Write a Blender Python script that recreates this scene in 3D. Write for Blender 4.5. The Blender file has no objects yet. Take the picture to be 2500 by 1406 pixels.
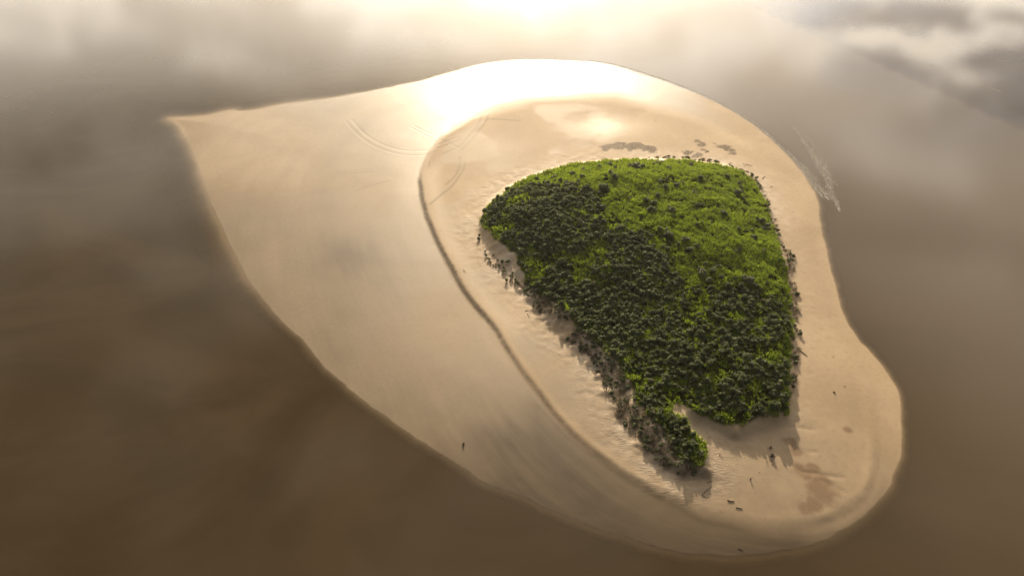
import bpy, math, random
import numpy as np
R = math.radians
sc = bpy.context.scene
C = sc.collection
rng = np.random.default_rng(7)
random.seed(7)

# ------------------------------------------------------------------ camera, sky, sun, exposure
cam_d = bpy.data.cameras.new('camera'); cam = bpy.data.objects.new('camera', cam_d); C.objects.link(cam)
cam.location = (0, 0, 120); cam.rotation_euler = (R(90 - 40), 0, 0)
cam_d.sensor_width = 36; cam_d.lens = 24; cam_d.clip_start = 1; cam_d.clip_end = 20000
sc.camera = cam

SUN_EL, SUN_AZ = 15.0, 1.5            # elevation, degrees east of +Y
world = bpy.data.worlds.new('World'); sc.world = world; world.use_nodes = True
wn = world.node_tree; wn.nodes.clear()
def N(nt, t, **k):
    n = nt.nodes.new(t)
    for a, v in k.items(): setattr(n, a, v)
    return n
def setv(nt, sock, v):
    if hasattr(v, 'is_linked') or isinstance(v, bpy.types.NodeSocket): nt.links.new(v, sock)
    elif isinstance(v, (tuple, list)) and sock.type == 'RGBA' and len(v) == 3: sock.default_value = (*v, 1)
    else: sock.default_value = v
def M(nt, op, a, b=None, c=None, clamp=False):
    n = N(nt, 'ShaderNodeMath', operation=op, use_clamp=clamp)
    setv(nt, n.inputs[0], a)
    if b is not None: setv(nt, n.inputs[1], b)
    if c is not None: setv(nt, n.inputs[2], c)
    return n.outputs[0]
def SS(nt, x, lo, hi, a=0.0, b=1.0):
    n = N(nt, 'ShaderNodeMapRange', interpolation_type='SMOOTHSTEP')
    setv(nt, n.inputs[0], x)
    for i, v in enumerate((lo, hi, a, b)): setv(nt, n.inputs[1 + i], v)
    return n.outputs[0]
def MIX(nt, f, a, b, blend='MIX'):
    n = N(nt, 'ShaderNodeMix', data_type='RGBA', blend_type=blend)
    setv(nt, n.inputs[0], f); setv(nt, n.inputs[6], a); setv(nt, n.inputs[7], b)
    return n.outputs[2]
def NOISE(nt, vec, scale, detail=4, rough=.55, dist=0.0):
    n = N(nt, 'ShaderNodeTexNoise'); setv(nt, n.inputs['Vector'], vec)
    n.inputs['Scale'].default_value = scale; n.inputs['Detail'].default_value = detail
    n.inputs['Roughness'].default_value = rough; n.inputs['Distortion'].default_value = dist
    return n.outputs['Fac']
def build_sky(nt):
    sky = N(nt, 'ShaderNodeTexSky', sky_type='NISHITA', sun_disc=False)
    sky.sun_elevation = R(SUN_EL); sky.sun_rotation = R(SUN_AZ)
    sky.air_density = 0.9; sky.dust_density = 7.0; sky.ozone_density = 0.6; sky.altitude = 50
    tc = N(nt, 'ShaderNodeTexCoord'); sp = N(nt, 'ShaderNodeSeparateXYZ'); nt.links.new(tc.outputs['Generated'], sp.inputs[0])
    z = M(nt, 'MAXIMUM', sp.outputs[2], 0.06)
    u = M(nt, 'DIVIDE', sp.outputs[0], z); v = M(nt, 'DIVIDE', sp.outputs[1], z)   # position on a level cloud layer
    cv = N(nt, 'ShaderNodeCombineXYZ'); nt.links.new(u, cv.inputs[0]); nt.links.new(v, cv.inputs[1])
    cv.inputs[2].default_value = CLOUD_SEED
    n1 = NOISE(nt, cv.outputs[0], 0.9, 5, .5, .4)
    n2 = NOISE(nt, cv.outputs[0], 2.6, 5, .55, .2)
    # a wide opening overhead in a broken cloud layer
    a = M(nt, 'DIVIDE', M(nt, 'ADD', u, .55), 1.68); b = M(nt, 'DIVIDE', M(nt, 'SUBTRACT', v, .5), 2.0)
    r = M(nt, 'SQRT', M(nt, 'ADD', M(nt, 'MULTIPLY', a, a), M(nt, 'MULTIPLY', b, b)))
    r = M(nt, 'ADD', r, M(nt, 'MULTIPLY', M(nt, 'SUBTRACT', n1, .5), .42))
    deck = SS(nt, r, .68, 1.14)
    thin = M(nt, 'MULTIPLY', SS(nt, n2, .36, .66), .4)
    gaps = SS(nt, M(nt, 'ADD', M(nt, 'MULTIPLY', n2, .6), M(nt, 'MULTIPLY', n1, .4)), .42, .56, .5, 1.0)
    # a ragged blue break low in the north-east
    ba = M(nt, 'SUBTRACT', u, BREAK[0]); bb = M(nt, 'SUBTRACT', v, BREAK[1])
    br = M(nt, 'ADD', M(nt, 'MULTIPLY', ba, ba), M(nt, 'MULTIPLY', bb, bb))
    n3 = NOISE(nt, cv.outputs[0], 2.4, 5, .5, .2)
    brk = M(nt, 'MULTIPLY', SS(nt, br, .9, .1), SS(nt, n3, .40, .56))
    deck = M(nt, 'MULTIPLY', deck, M(nt, 'SUBTRACT', 1.0, M(nt, 'MULTIPLY', brk, .7)))
    cover = M(nt, 'MAXIMUM', M(nt, 'MULTIPLY', deck, gaps), thin)
    # cloud brightness: forward-scattered light around the sun
    sd = (math.sin(R(SUN_AZ)) * math.cos(R(SUN_EL)), math.cos(R(SUN_AZ)) * math.cos(R(SUN_EL)), math.sin(R(SUN_EL)))
    dt = N(nt, 'ShaderNodeVectorMath', operation='DOT_PRODUCT'); nt.links.new(tc.outputs['Generated'], dt.inputs[0]); dt.inputs[1].default_value = sd
    g = M(nt, 'MAXIMUM', dt.outputs['Value'], 0.0)
    glow = M(nt, 'ADD', CLOUD_BASE, M(nt, 'ADD', M(nt, 'MULTIPLY', M(nt, 'POWER', g, 2.5), CLOUD_GLOW), M(nt, 'MULTIPLY', M(nt, 'POWER', g, 50.0), CLOUD_CORE)))
    cc = N(nt, 'ShaderNodeVectorMath', operation='SCALE'); cc.inputs[0].default_value = (1.0, .895, .75); nt.links.new(glow, cc.inputs['Scale'])
    belly = M(nt, 'MULTIPLY', SS(nt, n3, .38, .58), SS(nt, br, 1.6, .15, .05, .85))
    ccol = MIX(nt, belly, cc.outputs[0], MIX(nt, 1.0, cc.outputs[0], (.44, .54, .74), 'MULTIPLY'))
    col = MIX(nt, cover, sky.outputs[0], ccol)
    bg = N(nt, 'ShaderNodeBackground'); nt.links.new(col, bg.inputs[0]); bg.inputs[1].default_value = SKY_STRENGTH
    out = N(nt, 'ShaderNodeOutputWorld'); nt.links.new(bg.outputs[0], out.inputs[0])
BREAK = (1.95, 2.55)
SKY_STRENGTH, CLOUD_SEED, CLOUD_BASE, CLOUD_GLOW, CLOUD_CORE = 0.05, 3.7, 3.0, 84.0, 60.0
build_sky(wn)

sun_d = bpy.data.lights.new('sun', 'SUN'); sun = bpy.data.objects.new('sun', sun_d); C.objects.link(sun)
sun_d.energy = 5.0; sun_d.angle = R(0.5); sun_d.color = (1.0, .84, .62)
sun.rotation_euler = (R(-(90 - SUN_EL)), 0, R(-SUN_AZ)); sun.location = (0, 300, 200)

sc.view_settings.view_transform = 'Standard'; sc.view_settings.look = 'None'
sc.view_settings.exposure = 0.56; sc.view_settings.gamma = 1; sc.view_settings.use_curve_mapping = False
sc.cycles.use_denoising = True
sc.cycles.max_bounces = 6; sc.cycles.transparent_max_bounces = 8

# ------------------------------------------------------------------ outlines and points traced in image pixels, projected through the camera to ground metres
SHORE = ((-133.0, 244.8), (-130.4, 245.5), (-124.3, 246.2), (-117.3, 249.0), (-112.7, 252.3), (-110.1, 252.6), (-106.8, 251.5), (-99.5, 254.1), (-92.4, 258.2), (-84.6, 260.1), (-75.2, 262.8), (-65.8, 266.7), (-56.4, 271.5), (-46.8, 276.9), (-37.0, 282.4), (-26.9, 289.4), (-16.4, 296.7), (-5.5, 301.4), (7.4, 303.3), (20.4, 302.8), (35.1, 300.9), (45.6, 296.3), (55.4, 288.5), (64.7, 279.9), (73.4, 270.7), (81.3, 260.5), (88.3, 248.7), (93.0, 236.6), (96.4, 222.2), (98.6, 210.4), (99.3, 199.4), (98.6, 189.2), (96.6, 179.7), (94.6, 170.8), (92.6, 162.4), (90.5, 154.5), (89.2, 147.1), (88.0, 140.1), (86.6, 132.7), (86.4, 127.2), (87.0, 122.0), (88.5, 118.1), (89.2, 113.9), (89.4, 109.6), (89.5, 105.8), (88.5, 102.1), (86.0, 95.7), (83.1, 89.1), (80.3, 85.5), (78.1, 83.0), (76.3, 80.1), (72.6, 76.8), (68.0, 73.4), (62.9, 70.5), (56.6, 68.0), (49.9, 66.3), (43.6, 65.7), (39.0, 65.7), (33.0, 66.3), (27.1, 67.6), (21.1, 69.7), (15.1, 72.0), (8.9, 74.5), (4.1, 77.1), (-0.8, 79.6), (-5.9, 82.0), (-11.2, 86.0), (-16.6, 89.7), (-18.5, 91.5), (-20.4, 92.4), (-26.3, 96.8), (-32.6, 102.1), (-39.4, 108.3), (-46.7, 115.6), (-49.5, 119.8), (-52.5, 123.5), (-58.0, 128.7), (-65.7, 137.6), (-72.9, 147.1), (-80.4, 158.4), (-87.9, 170.8), (-95.2, 183.2), (-102.5, 196.8), (-111.1, 213.3), (-118.6, 226.8), (-126.0, 239.9))
BERM = ((-29.8, 209.0, 3), (-30.7, 198.1, 2.5), (-28.7, 185.5, 2.5), (-25.7, 174.0, 2.5), (-22.3, 163.3, 2.5), (-18.4, 153.5, 2.5), (-14.4, 144.3, 2.5), (-9.5, 135.0, 2.5), (-5.2, 127.9, 2.5), (-1.5, 120.5, 2.5), (2.0, 113.5, 2.5), (5.7, 105.7, 2.5), (9.2, 99.7, 2.5), (13.3, 93.4, 3), (17.3, 88.5, 3), (22.0, 83.9, 3), (26.5, 80.5, 3.5), (31.8, 77.2, 5), (37.7, 74.5, 8), (47.5, 72.4, 8), (56.2, 72.2, 6), (62.8, 72.9, 4), (67.5, 74.9, 3), (70.8, 77.2, 3), (73.4, 80.5, 3), (77.3, 88.5, 4), (80.6, 99.7, 5), (82.3, 108.3, 7), (82.5, 116.2, 8), (82.2, 126.4, 8), (83.5, 139.2, 8), (86.2, 153.5, 8), (89.8, 169.6, 8), (91.1, 183.2, 8), (89.8, 200.8, 10), (84.8, 223.8, 10), (71.0, 243.5, 12), (41.6, 261.8, 14), (8.2, 258.0, 14), (-15.8, 243.5, 12), (-25.0, 230.1, 4), (-28.8, 216.2, 3))
DUNE = ((-11.1, 169.1, 1.6, 4), (-11.0, 175.6, 1.6, 4), (-8.7, 183.7, 1.8, 4), (-4.3, 191.3, 2, 4.5), (1.4, 198.2, 2, 5), (8.4, 203.3, 2, 5), (17.0, 208.0, 2, 5), (27.1, 211.1, 2, 5), (38.7, 212.6, 2, 5), (50.3, 212.9, 2, 5), (61.6, 212.0, 2, 5), (71.1, 209.7, 2, 5), (77.3, 206.3, 2, 4), (81.7, 200.6, 2, 3.5), (82.0, 191.8, 2.2, 3.5), (81.9, 180.2, 2.4, 4), (80.5, 169.1, 2.6, 4.5), (79.9, 160.8, 2.8, 5), (81.0, 156.4, 3, 6), (78.1, 145.6, 3.2, 7), (76.0, 137.0, 3.3, 7.5), (73.9, 129.0, 3.3, 7.5), (71.8, 121.5, 3.2, 7), (68.5, 114.5, 3, 6), (65.9, 107.9, 2.8, 4), (63.7, 101.7, 2.6, 3.5), (62.0, 96.4, 2.5, 3.5), (60.5, 94.5, 2.4, 4.5), (57.2, 93.4, 2.4, 6), (54.0, 92.3, 2.3, 6), (50.8, 91.0, 2.0, 4), (48.0, 90.8, 1.8, 3), (45.3, 91.9, 1.7, 3), (43.0, 93.4, 1.7, 4), (41.2, 94.5, 1.5, 5), (42.2, 92.5, 1.5, 4), (42.5, 89.8, 1.5, 3), (42.0, 86.2, 1.6, 2.5), (40.8, 82.4, 1.7, 2.2), (38.8, 81.9, 1.7, 2.2), (37.0, 83.2, 1.6, 2.5), (35.3, 82.4, 1.5, 2.2), (32.8, 83.2, 1.5, 2.5), (29.9, 86.4, 1.5, 4), (27.1, 90.4, 1.6, 5), (24.3, 95.9, 1.6, 6), (22.6, 101.1, 1.6, 7), (20.7, 107.9, 1.6, 7), (19.6, 113.1, 1.6, 6), (16.1, 118.6, 1.7, 5), (12.3, 123.7, 1.7, 5), (8.4, 129.0, 1.7, 5), (5.4, 135.4, 1.7, 5), (1.7, 142.1, 1.8, 5), (-1.7, 148.3, 1.8, 5), (-5.9, 155.8, 1.8, 4.5), (-9.0, 162.8, 1.8, 4.5))
VEG = ((-9.7, 172.2), (-8.6, 177.3), (-6.2, 181.7), (-2.6, 187.2), (2.0, 193.2), (7.5, 197.4), (13.8, 201.9), (20.9, 204.4), (29.4, 206.3), (37.9, 207.2), (46.4, 207.7), (54.8, 207.4), (63.0, 206.3), (69.5, 204.1), (74.4, 201.7), (77.7, 198.4), (79.3, 194.3), (79.3, 187.7), (79.5, 181.7), (79.2, 174.4), (78.3, 167.8), (77.0, 161.6), (76.7, 156.6), (76.2, 150.9), (74.7, 143.7), (73.3, 136.8), (71.7, 130.4), (70.2, 124.2), (67.9, 117.0), (65.2, 110.3), (63.0, 104.0), (61.6, 98.9), (58.5, 97.5), (55.6, 97.5), (53.2, 96.2), (51.0, 94.6), (48.1, 93.7), (45.7, 94.6), (43.3, 96.2), (41.0, 97.6), (39.0, 99.2), (36.3, 99.4), (35.2, 98.0), (36.6, 95.7), (38.7, 92.9), (40.2, 89.7), (40.1, 86.5), (39.1, 83.5), (36.9, 84.0), (35.2, 86.0), (34.0, 89.1), (32.4, 92.4), (30.8, 95.7), (28.9, 98.0), (27.5, 100.9), (26.7, 105.2), (26.4, 110.3), (23.9, 114.3), (20.9, 118.4), (17.4, 124.2), (14.2, 130.4), (10.2, 135.2), (6.6, 139.3), (3.9, 143.7), (2.3, 149.0), (0.6, 154.7), (-1.8, 158.6), (-6.0, 164.7))
SCRUB = ((-12.7, 178.2), (-4.5, 182.9), (1.3, 188.3), (6.6, 189.8), (11.8, 188.3), (19.5, 185.3), (25.4, 178.7), (28.5, 171.9), (33.3, 161.4), (36.5, 158.9), (40.3, 153.1), (43.0, 147.5), (43.7, 140.5), (47.3, 136.7), (52.6, 136.2), (59.4, 137.7), (64.5, 136.7), (67.5, 134.1), (69.7, 129.0), (69.9, 123.0), (62.4, 98.1), (47.4, 90.3), (39.7, 94.7), (40.2, 79.3), (32.8, 81.2), (-11.3, 149.4))
LONE = ((13.6, 193.2, 1.75), (8.0, 194.3, 1.5), (19.6, 193.2, 1.88), (23.6, 197.7, 1.75), (28.9, 199.0, 1.75), (33.0, 202.5, 1.5), (33.7, 196.6, 1.75), (39.1, 198.2, 2.0), (40.6, 197.1, 3.0), (42.9, 197.7, 2.0), (32.4, 188.2, 2.25), (31.8, 191.2, 1.88), (30.0, 189.4, 1.38), (28.2, 181.7, 2.5), (29.7, 181.2, 1.62), (22.6, 189.9, 1.75), (49.1, 201.4, 1.88), (47.3, 200.3, 1.62), (50.4, 202.2, 1.5), (59.8, 200.9, 1.88), (56.2, 198.2, 1.5), (51.2, 195.8, 1.5), (55.5, 201.1, 1.5), (70.1, 193.2, 1.88), (73.5, 190.7, 1.5), (73.1, 187.9, 1.62), (72.9, 185.5, 1.25), (46.7, 186.5, 1.88), (48.8, 187.0, 1.75), (51.4, 184.0, 1.5), (47.7, 181.9, 2.12), (40.5, 174.7, 1.88), (42.8, 173.8, 1.75), (44.5, 177.7, 1.88), (40.9, 170.1, 2.0), (42.3, 169.5, 1.62), (47.1, 169.0, 2.25), (47.0, 170.8, 1.38), (55.0, 171.6, 1.75), (56.0, 172.5, 1.12), (62.8, 169.0, 2.12), (59.8, 188.4, 1.88), (61.7, 182.6, 1.25), (56.2, 178.9, 1.62), (53.7, 185.0, 1.25), (70.8, 183.1, 1.88), (72.0, 180.2, 1.5), (69.4, 159.7, 1.5), (65.8, 162.7, 1.5), (69.8, 162.9, 1.5), (69.6, 159.3, 1.62), (71.1, 154.0, 1.5), (62.9, 151.9, 1.5), (62.0, 151.0, 1.12), (53.2, 162.5, 1.25), (44.5, 157.1, 2.5), (48.5, 155.1, 2.12), (46.3, 153.6, 1.38), (51.2, 152.5, 1.5), (49.0, 151.3, 1.75), (52.4, 145.3, 1.62), (50.8, 141.9, 2.25), (50.2, 143.3, 1.75), (53.8, 142.8, 2.0), (55.8, 144.8, 1.62), (55.4, 140.2, 1.75), (51.9, 139.2, 1.75), (62.2, 139.5, 2.5), (61.6, 140.6, 1.88), (63.0, 138.5, 1.75), (67.4, 139.0, 1.5), (42.1, 160.3, 1.5), (44.2, 160.3, 1.25), (38.4, 158.7, 1.38), (74.6, 169.0, 2.0), (75.6, 167.3, 2.0), (73.6, 169.9, 1.5), (74.4, 165.8, 1.5), (76.1, 165.6, 1.5))
OUTSHRUB = ((-7.8, 158.1, 0.68), (-7.4, 156.1, 1.08), (-6.5, 154.2, 1.08), (-5.9, 152.7, 0.81), (-5.4, 151.4, 0.68), (-4.5, 151.8, 0.95), (-3.6, 151.2, 1.22), (-2.4, 150.3, 0.81), (-2.3, 148.6, 1.35), (0.2, 147.7, 0.81), (-0.2, 146.4, 1.35), (-1.5, 144.7, 1.35), (-0.4, 144.8, 0.54), (1.3, 143.3, 1.35), (-9.7, 165.6, 1.22), (-9.9, 163.9, 1.22), (-5.3, 156.1, 0.68), (-4.1, 153.8, 0.68), (5.6, 134.0, 0.81), (6.7, 134.8, 0.81), (-2.8, 152.7, 1.22), (-1.2, 152.3, 1.49), (0.9, 144.7, 1.08), (3.3, 140.1, 0.95))
BROWN = ((33.8, 219.7, 2.5), (36.9, 220.9, 3), (39.8, 221.2, 3), (42.7, 220.6, 3), (45.7, 220.9, 3), (48.4, 219.4, 3), (49.7, 217.9, 2), (62.4, 215.8, 2.2), (65.0, 214.4, 2), (68.0, 218.5, 1.2), (67.9, 224.9, 1.5), (68.7, 221.9, 1.5), (75.9, 220.9, 2.6), (76.8, 218.5, 2), (78.3, 215.8, 1.5))
STAIN = ((60.3, 82.3, 2.0), (62.2, 84.3, 1.6), (61.9, 79.9, 3.4), (62.1, 78.0, 3.2), (59.8, 76.1, 2.2), (57.5, 75.2, 2.2), (59.7, 91.0, 2), (60.1, 88.4, 1.8), (59.5, 83.8, 1.8), (73.0, 94.0, 1.2))
TRACKS = (((-64.2, 242.6), (-58.4, 232.5), (-52.1, 224.2), (-45.3, 218.4), (-38.4, 215.4), (-31.9, 215.1), (-27.7, 217.5)), ((-61.8, 243.3), (-55.9, 233.1), (-50.2, 226.1), (-43.4, 220.5), (-36.5, 218.1), (-30.0, 218.7)), ((-38.3, 236.4), (-33.5, 231.5), (-29.8, 227.7)), ((-37.6, 238.1), (-32.8, 233.1), (-28.8, 229.9)), ((-11.9, 246.8), (-12.2, 241.2), (-13.8, 234.8), (-16.5, 227.3), (-19.1, 220.5), (-24.0, 216.0)), ((-9.2, 246.1), (-10.3, 239.8), (-12.5, 232.5), (-15.5, 224.2), (-18.2, 217.5)), ((-19.3, 228.3), (-22.5, 225.8), (-25.3, 223.6), (-28.1, 221.7)), ((-18.6, 226.1), (-21.7, 223.6), (-24.5, 221.4), (-27.0, 219.9)), ((-18.4, 213.1), (-18.1, 207.4), (-19.1, 200.6), (-21.9, 194.8)), ((-16.5, 208.8), (-17.0, 203.3), (-19.7, 194.1), (-22.6, 189.0), (-26.0, 183.0)), ((-59.7, 202.2), (-54.2, 202.5), (-47.4, 203.6)), ((-60.7, 203.8), (-55.1, 203.8), (-48.4, 205.2)), ((-51.4, 191.3), (-46.7, 194.6), (-41.0, 197.7)), ((-27.1, 227.3), (-23.1, 224.2), (-19.4, 219.9)), ((-9.4, 242.6), (-3.1, 241.9), (3.1, 240.9)))
CREEKS = (((60.7, 94.9), (62.1, 94.7), (63.8, 94.3), (65.5, 94.0)), ((62.6, 88.3), (63.2, 88.2), (64.4, 88.1)), ((58.0, 84.9), (59.0, 84.0), (59.9, 83.2), (61.7, 83.0), (63.7, 82.6), (67.5, 82.0)), ((62.9, 81.5), (63.9, 80.9), (64.6, 79.6)), ((65.1, 80.5), (65.7, 79.3), (66.8, 78.6)))
LOGS = {"a": (-28.7, 209.6, -28.6, 206.8, 0.1), "b": (-13.6, 149.4, -13.0, 148.3, 0.1), "c": (3.9, 131.3, 4.5, 129.6, 0.14), "d": (3.6, 132.4, 4.1, 132.6, 0.07), "e": (68.6, 216.6, 70.1, 217.3, 0.14), "f": (69.2, 218.0, 70.0, 217.1, 0.07), "g": (75.7, 209.7, 76.3, 208.5, 0.1), "h": (80.1, 209.3, 80.1, 207.1, 0.12), "i": (83.9, 198.7, 85.3, 200.5, 0.17), "j": (85.2, 194.0, 85.9, 193.8, 0.1), "k": (70.5, 118.2, 71.5, 116.1, 0.17), "l": (42.7, 76.7, 44.0, 76.4, 0.2), "m": (44.0, 75.1, 45.2, 74.8, 0.15), "n": (37.8, 77.8, 39.3, 79.0, 0.09), "o": (39.3, 79.0, 40.0, 79.7, 0.07), "p": (42.7, 66.8, 43.1, 66.6, 0.14), "q": (17.5, 206.5, 19.4, 207.6, 0.14), "r": (54.7, 242.2, 54.7, 240.4, 0.06), "s": (39.6, 80.7, 40.4, 81.0, 0.12), "t": (80.8, 208.3, 82.7, 207.3, 0.07), "u": (38.2, 77.7, 38.6, 77.3, 0.07)}
POSTS = {"s1": (54.5, 87.1), "s2": (54.8, 89.1), "s3": (53.1, 85.6), "s4": (54.2, 85.9), "s5": (54.0, 85.1), "s6": (48.5, 81.4), "s7": (43.7, 87.4), "s8": (44.0, 86.8), "s9": (74.0, 104.8), "s10": (77.1, 106.6), "s11": (-10.4, 90.8), "s12": (50.9, 83.1), "s13": (77.9, 116.1)}
FOAM = (((35.3, 303.3), (45.9, 299.0), (55.8, 291.2), (65.1, 282.4), (73.9, 273.2), (81.9, 262.8), (88.9, 251.2), (93.6, 238.9), (97.1, 224.3), (98.6, 214.7)), ((99.2, 219.2), (99.9, 209.8), (100.3, 201.6), (100.5, 194.8), (100.6, 188.2)), ((100.8, 210.4), (102.1, 201.6), (102.2, 193.7), (102.2, 187.5)), ((106.9, 231.6), (107.1, 218.6), (107.4, 209.0), (106.5, 199.4), (104.7, 189.2), (103.0, 180.9)), ((106.7, 238.2), (109.1, 226.8), (109.4, 214.7), (108.5, 202.1)), ((120.8, 230.0), (123.7, 223.7), (124.7, 207.6), (128.8, 194.2), (134.4, 183.2), (141.4, 174.0), (152.1, 164.0)), ((186.0, 300.0), (193.2, 292.1), (197.6, 279.9), (202.5, 269.5)), ((-116.0, 259.0), (-112.5, 256.7), (-108.6, 253.0)), ((106.3, 211.8), (106.2, 203.5), (105.5, 193.7)))
TUSSOCKAREA = ((1.7, 143.0), (4.5, 144.8), (10.2, 135.4), (14.2, 130.6), (17.5, 124.4), (21.0, 118.6), (24.1, 114.9), (26.3, 111.1), (26.8, 105.4), (27.6, 101.1), (29.0, 98.2), (30.9, 95.9), (32.6, 92.5), (34.2, 89.3), (35.6, 86.2), (37.4, 83.9), (39.9, 83.7), (40.4, 82.2), (37.5, 82.2), (35.0, 82.5), (32.6, 82.9), (29.8, 86.5), (27.0, 90.4), (24.3, 95.5), (22.9, 100.5), (20.9, 107.3), (19.9, 112.5), (16.0, 118.2), (12.3, 123.4), (8.6, 128.8), (5.6, 134.9))
CLOUD = ((-1.764, 1.903), (-1.655, 2.042), (-1.297, 2.133), (-0.958, 2.368), (-0.522, 2.404), (-0.162, 2.687), (0.259, 2.919), (0.582, 2.776), (0.839, 2.48), (1.013, 2.103), (1.112, 1.707), (1.186, 1.226), (1.186, 0.941))
FILM = ((-27.3, 230.3, 17, 34), (-57.6, 258.2, 36, 24), (0.0, 282.5, 55, 17), (-28.4, 200.9, 9, 26), (-83.5, 230.3, 40, 30))
WETMAP = ((-125.4, 236.8, 45, -0.5), (-87.9, 203.6, 30, -0.4), (-53.3, 169.8, 20, 0.1), (-40.2, 149.9, 22, 0.15), (-38.4, 188.1, 13, -0.3), (-13.9, 132.7, 12, -0.35), (-1.0, 108.3, 12, -0.3), (12.9, 86.5, 22, 0.4), (27.9, 73.2, 22, 0.45), (42.5, 68.0, 22, 0.4), (-65.1, 157.5, 15, -0.2))
FRESH = (61.7, 151.2)
DAMP = ((4.0, 117.3, 9, 0.55), (12.2, 104.2, 10, 0.6), (19.6, 93.7, 9, 0.5), (-7.9, 145.7, 7, 0.35), (-16.1, 169.2, 6, 0.25), (26.4, 85.2, 8, 0.4), (43.6, 79.3, 16, 0.45), (52.7, 76.5, 14, 0.5), (64.6, 85.2, 14, 0.35), (76.0, 99.4, 12, 0.25), (-7.3, 217.1, 14, 0.25))
POOL = (38.5, 235.2)
TIP = (-128.3, 234.9)
CALM = ((115.9, 403.7), (154.7, 295.3), (195.7, 226.8))
SOLO = 300
FOAM_SPEC = ((2600, .25, .26), (900, .5, .26), (700, .7, .26), (1100, .8, .28), (420, 1.2, .22), (170, .7, .14), (160, 1.6, .4), (60, .25, .22), (200, .9, .30))
LOG_INFO = {
 'a': ('driftwood_log', 'dark log lying on the bright wet flat at the head of the old tide line', 0),
 'b': ('driftwood_stick', 'short dark bent stick on the pale strip beside the tide line', 1),
 'c': ('driftwood_log', 'dark straight log on bare sand left of the scrub and tussocks', 0),
 'd': ('driftwood_stick', 'tiny stick just above the dark log left of the scrub', 0),
 'e': ('driftwood_log', 'dark forked log among brown drift weed above the dune', 1),
 'f': ('driftwood_stick', 'thin branch leaning towards the forked log among drift weed', 0),
 'g': ('driftwood_log', 'short log on the sand close above the upper right edge of the grass', 0),
 'h': ('driftwood_log', 'log pointing at the viewer near the upper right corner of the dune', 1),
 'i': ('driftwood_log', 'pale bleached log with dark side on clean sand right of the dune corner', 0),
 'j': ('driftwood_stick', 'short stick lying crosswise below the pale bleached log', 0),
 'k': ('fallen_trunk', 'longest fallen trunk, slanting from the right foot of the dune onto the beach', 2),
 'l': ('driftwood_log', 'thick curved log, upper of the two logs on the lower beach', 0),
 'm': ('driftwood_log', 'slim log with a forked end, lower of the two logs on the lower beach', 2),
 'n': ('driftwood_branch', 'long pale branch on sand below the tip of the scrub tongue', 2),
 'o': ('driftwood_branch', 'short pale branch at the upper end of the long pale branch', 1),
 'p': ('driftwood_stick', 'small dark stick alone on the wet sand near the bottom shore', 0),
 'q': ('driftwood_log', 'brown log against the upper left edge of the dune grass', 0),
 'r': ('driftwood_stick', 'thin curved stick on the bright sand far above the dune', 0),
 's': ('driftwood_branch', 'dark stubby branch beside the shadow of the scrub tongue', 1),
 't': ('driftwood_stick', 'long thin stick beside the log near the dune corner', 0),
 'u': ('driftwood_stick', 'small twig at the lower end of the long pale branch', 0)}
POST_INFO = {
 's1': ('root_stump', 'big upturned root stump casting a wide shadow on the lower beach', .9, .55, 6),
 's2': ('driftwood_stump', 'stump with a long shadow just above the big root stump', .75, .28, 3),
 's3': ('driftwood_stump', 'thin stake left below the big root stump', .42, .16, 0),
 's4': ('driftwood_stump', 'small stump in front of the big root stump', .4, .2, 1),
 's5': ('driftwood_stump', 'smallest stump nearest the viewer below the big root stump', .3, .16, 0),
 's6': ('driftwood_stump', 'lone stump with a thin long shadow on the lower beach', .6, .22, 2),
 's7': ('driftwood_stump', 'little stump on the sand between scrub tongue and dune shadow', .35, .16, 1),
 's8': ('driftwood_stump', 'tiny stake just below the little stump beside the scrub tongue', .25, .12, 0),
 's9': ('driftwood_lump', 'dark lump of wood on the clean right beach', .3, .5, 2),
 's10': ('driftwood_lump', 'tiny dark lump, upper right of the dark lump on the right beach', .2, .25, 1),
 's11': ('driftwood_lump', 'dark lump alone on the wet sand near the lower left shore', .45, .5, 2),
 's12': ('driftwood_stump', 'tiny stick standing upper right of the lone stump', .25, .12, 0),
 's13': ('driftwood_lump', 'speck of wood on the right beach level with the fallen trunk', .18, .2, 1)}
def region_word(x, y):
    v = 'top' if y > 168 else ('upper' if y > 152 else ('middle' if y > 138 else 'lower'))
    h = 'left' if x < 28 else ('centre' if x < 45 else 'right')
    return v, h
def lone_labels():
    out = []; seen = {}
    for x, y, s in LONE:
        v, h = region_word(x, y); w = 'large' if s > 2.2 else ('small' if s < 1.6 else 'mid sized')
        near = sum(1 for q in LONE if 0 < math.hypot(q[0] - x, q[1] - y) < 3)
        t = 'standing alone' if near == 0 else ('in a pair' if near == 1 else 'in a clump')
        out.append(f'{w} dark bush {t} on bright grass, {v} {h} part of the dune')
    return out
LONE_LABELS = lone_labels()
def out_labels():
    o = sorted(range(len(OUTSHRUB)), key=lambda i: -OUTSHRUB[i][1]); res = [''] * len(o)
    nth = ['first', 'second', 'third', 'fourth', 'fifth', 'sixth', 'seventh', 'eighth', 'ninth', 'tenth', 'eleventh', 'twelfth', 'thirteenth', 'fourteenth', 'fifteenth', 'sixteenth', 'seventeenth', 'eighteenth', 'nineteenth', 'twentieth', 'twenty first', 'twenty second', 'twenty third', 'twenty fourth']
    for k, i in enumerate(o):
        res[i] = f'small bush on bare sand at the dune\'s left foot, {nth[k]} from top'
    return res
OUT_LABELS = out_labels()

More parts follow.
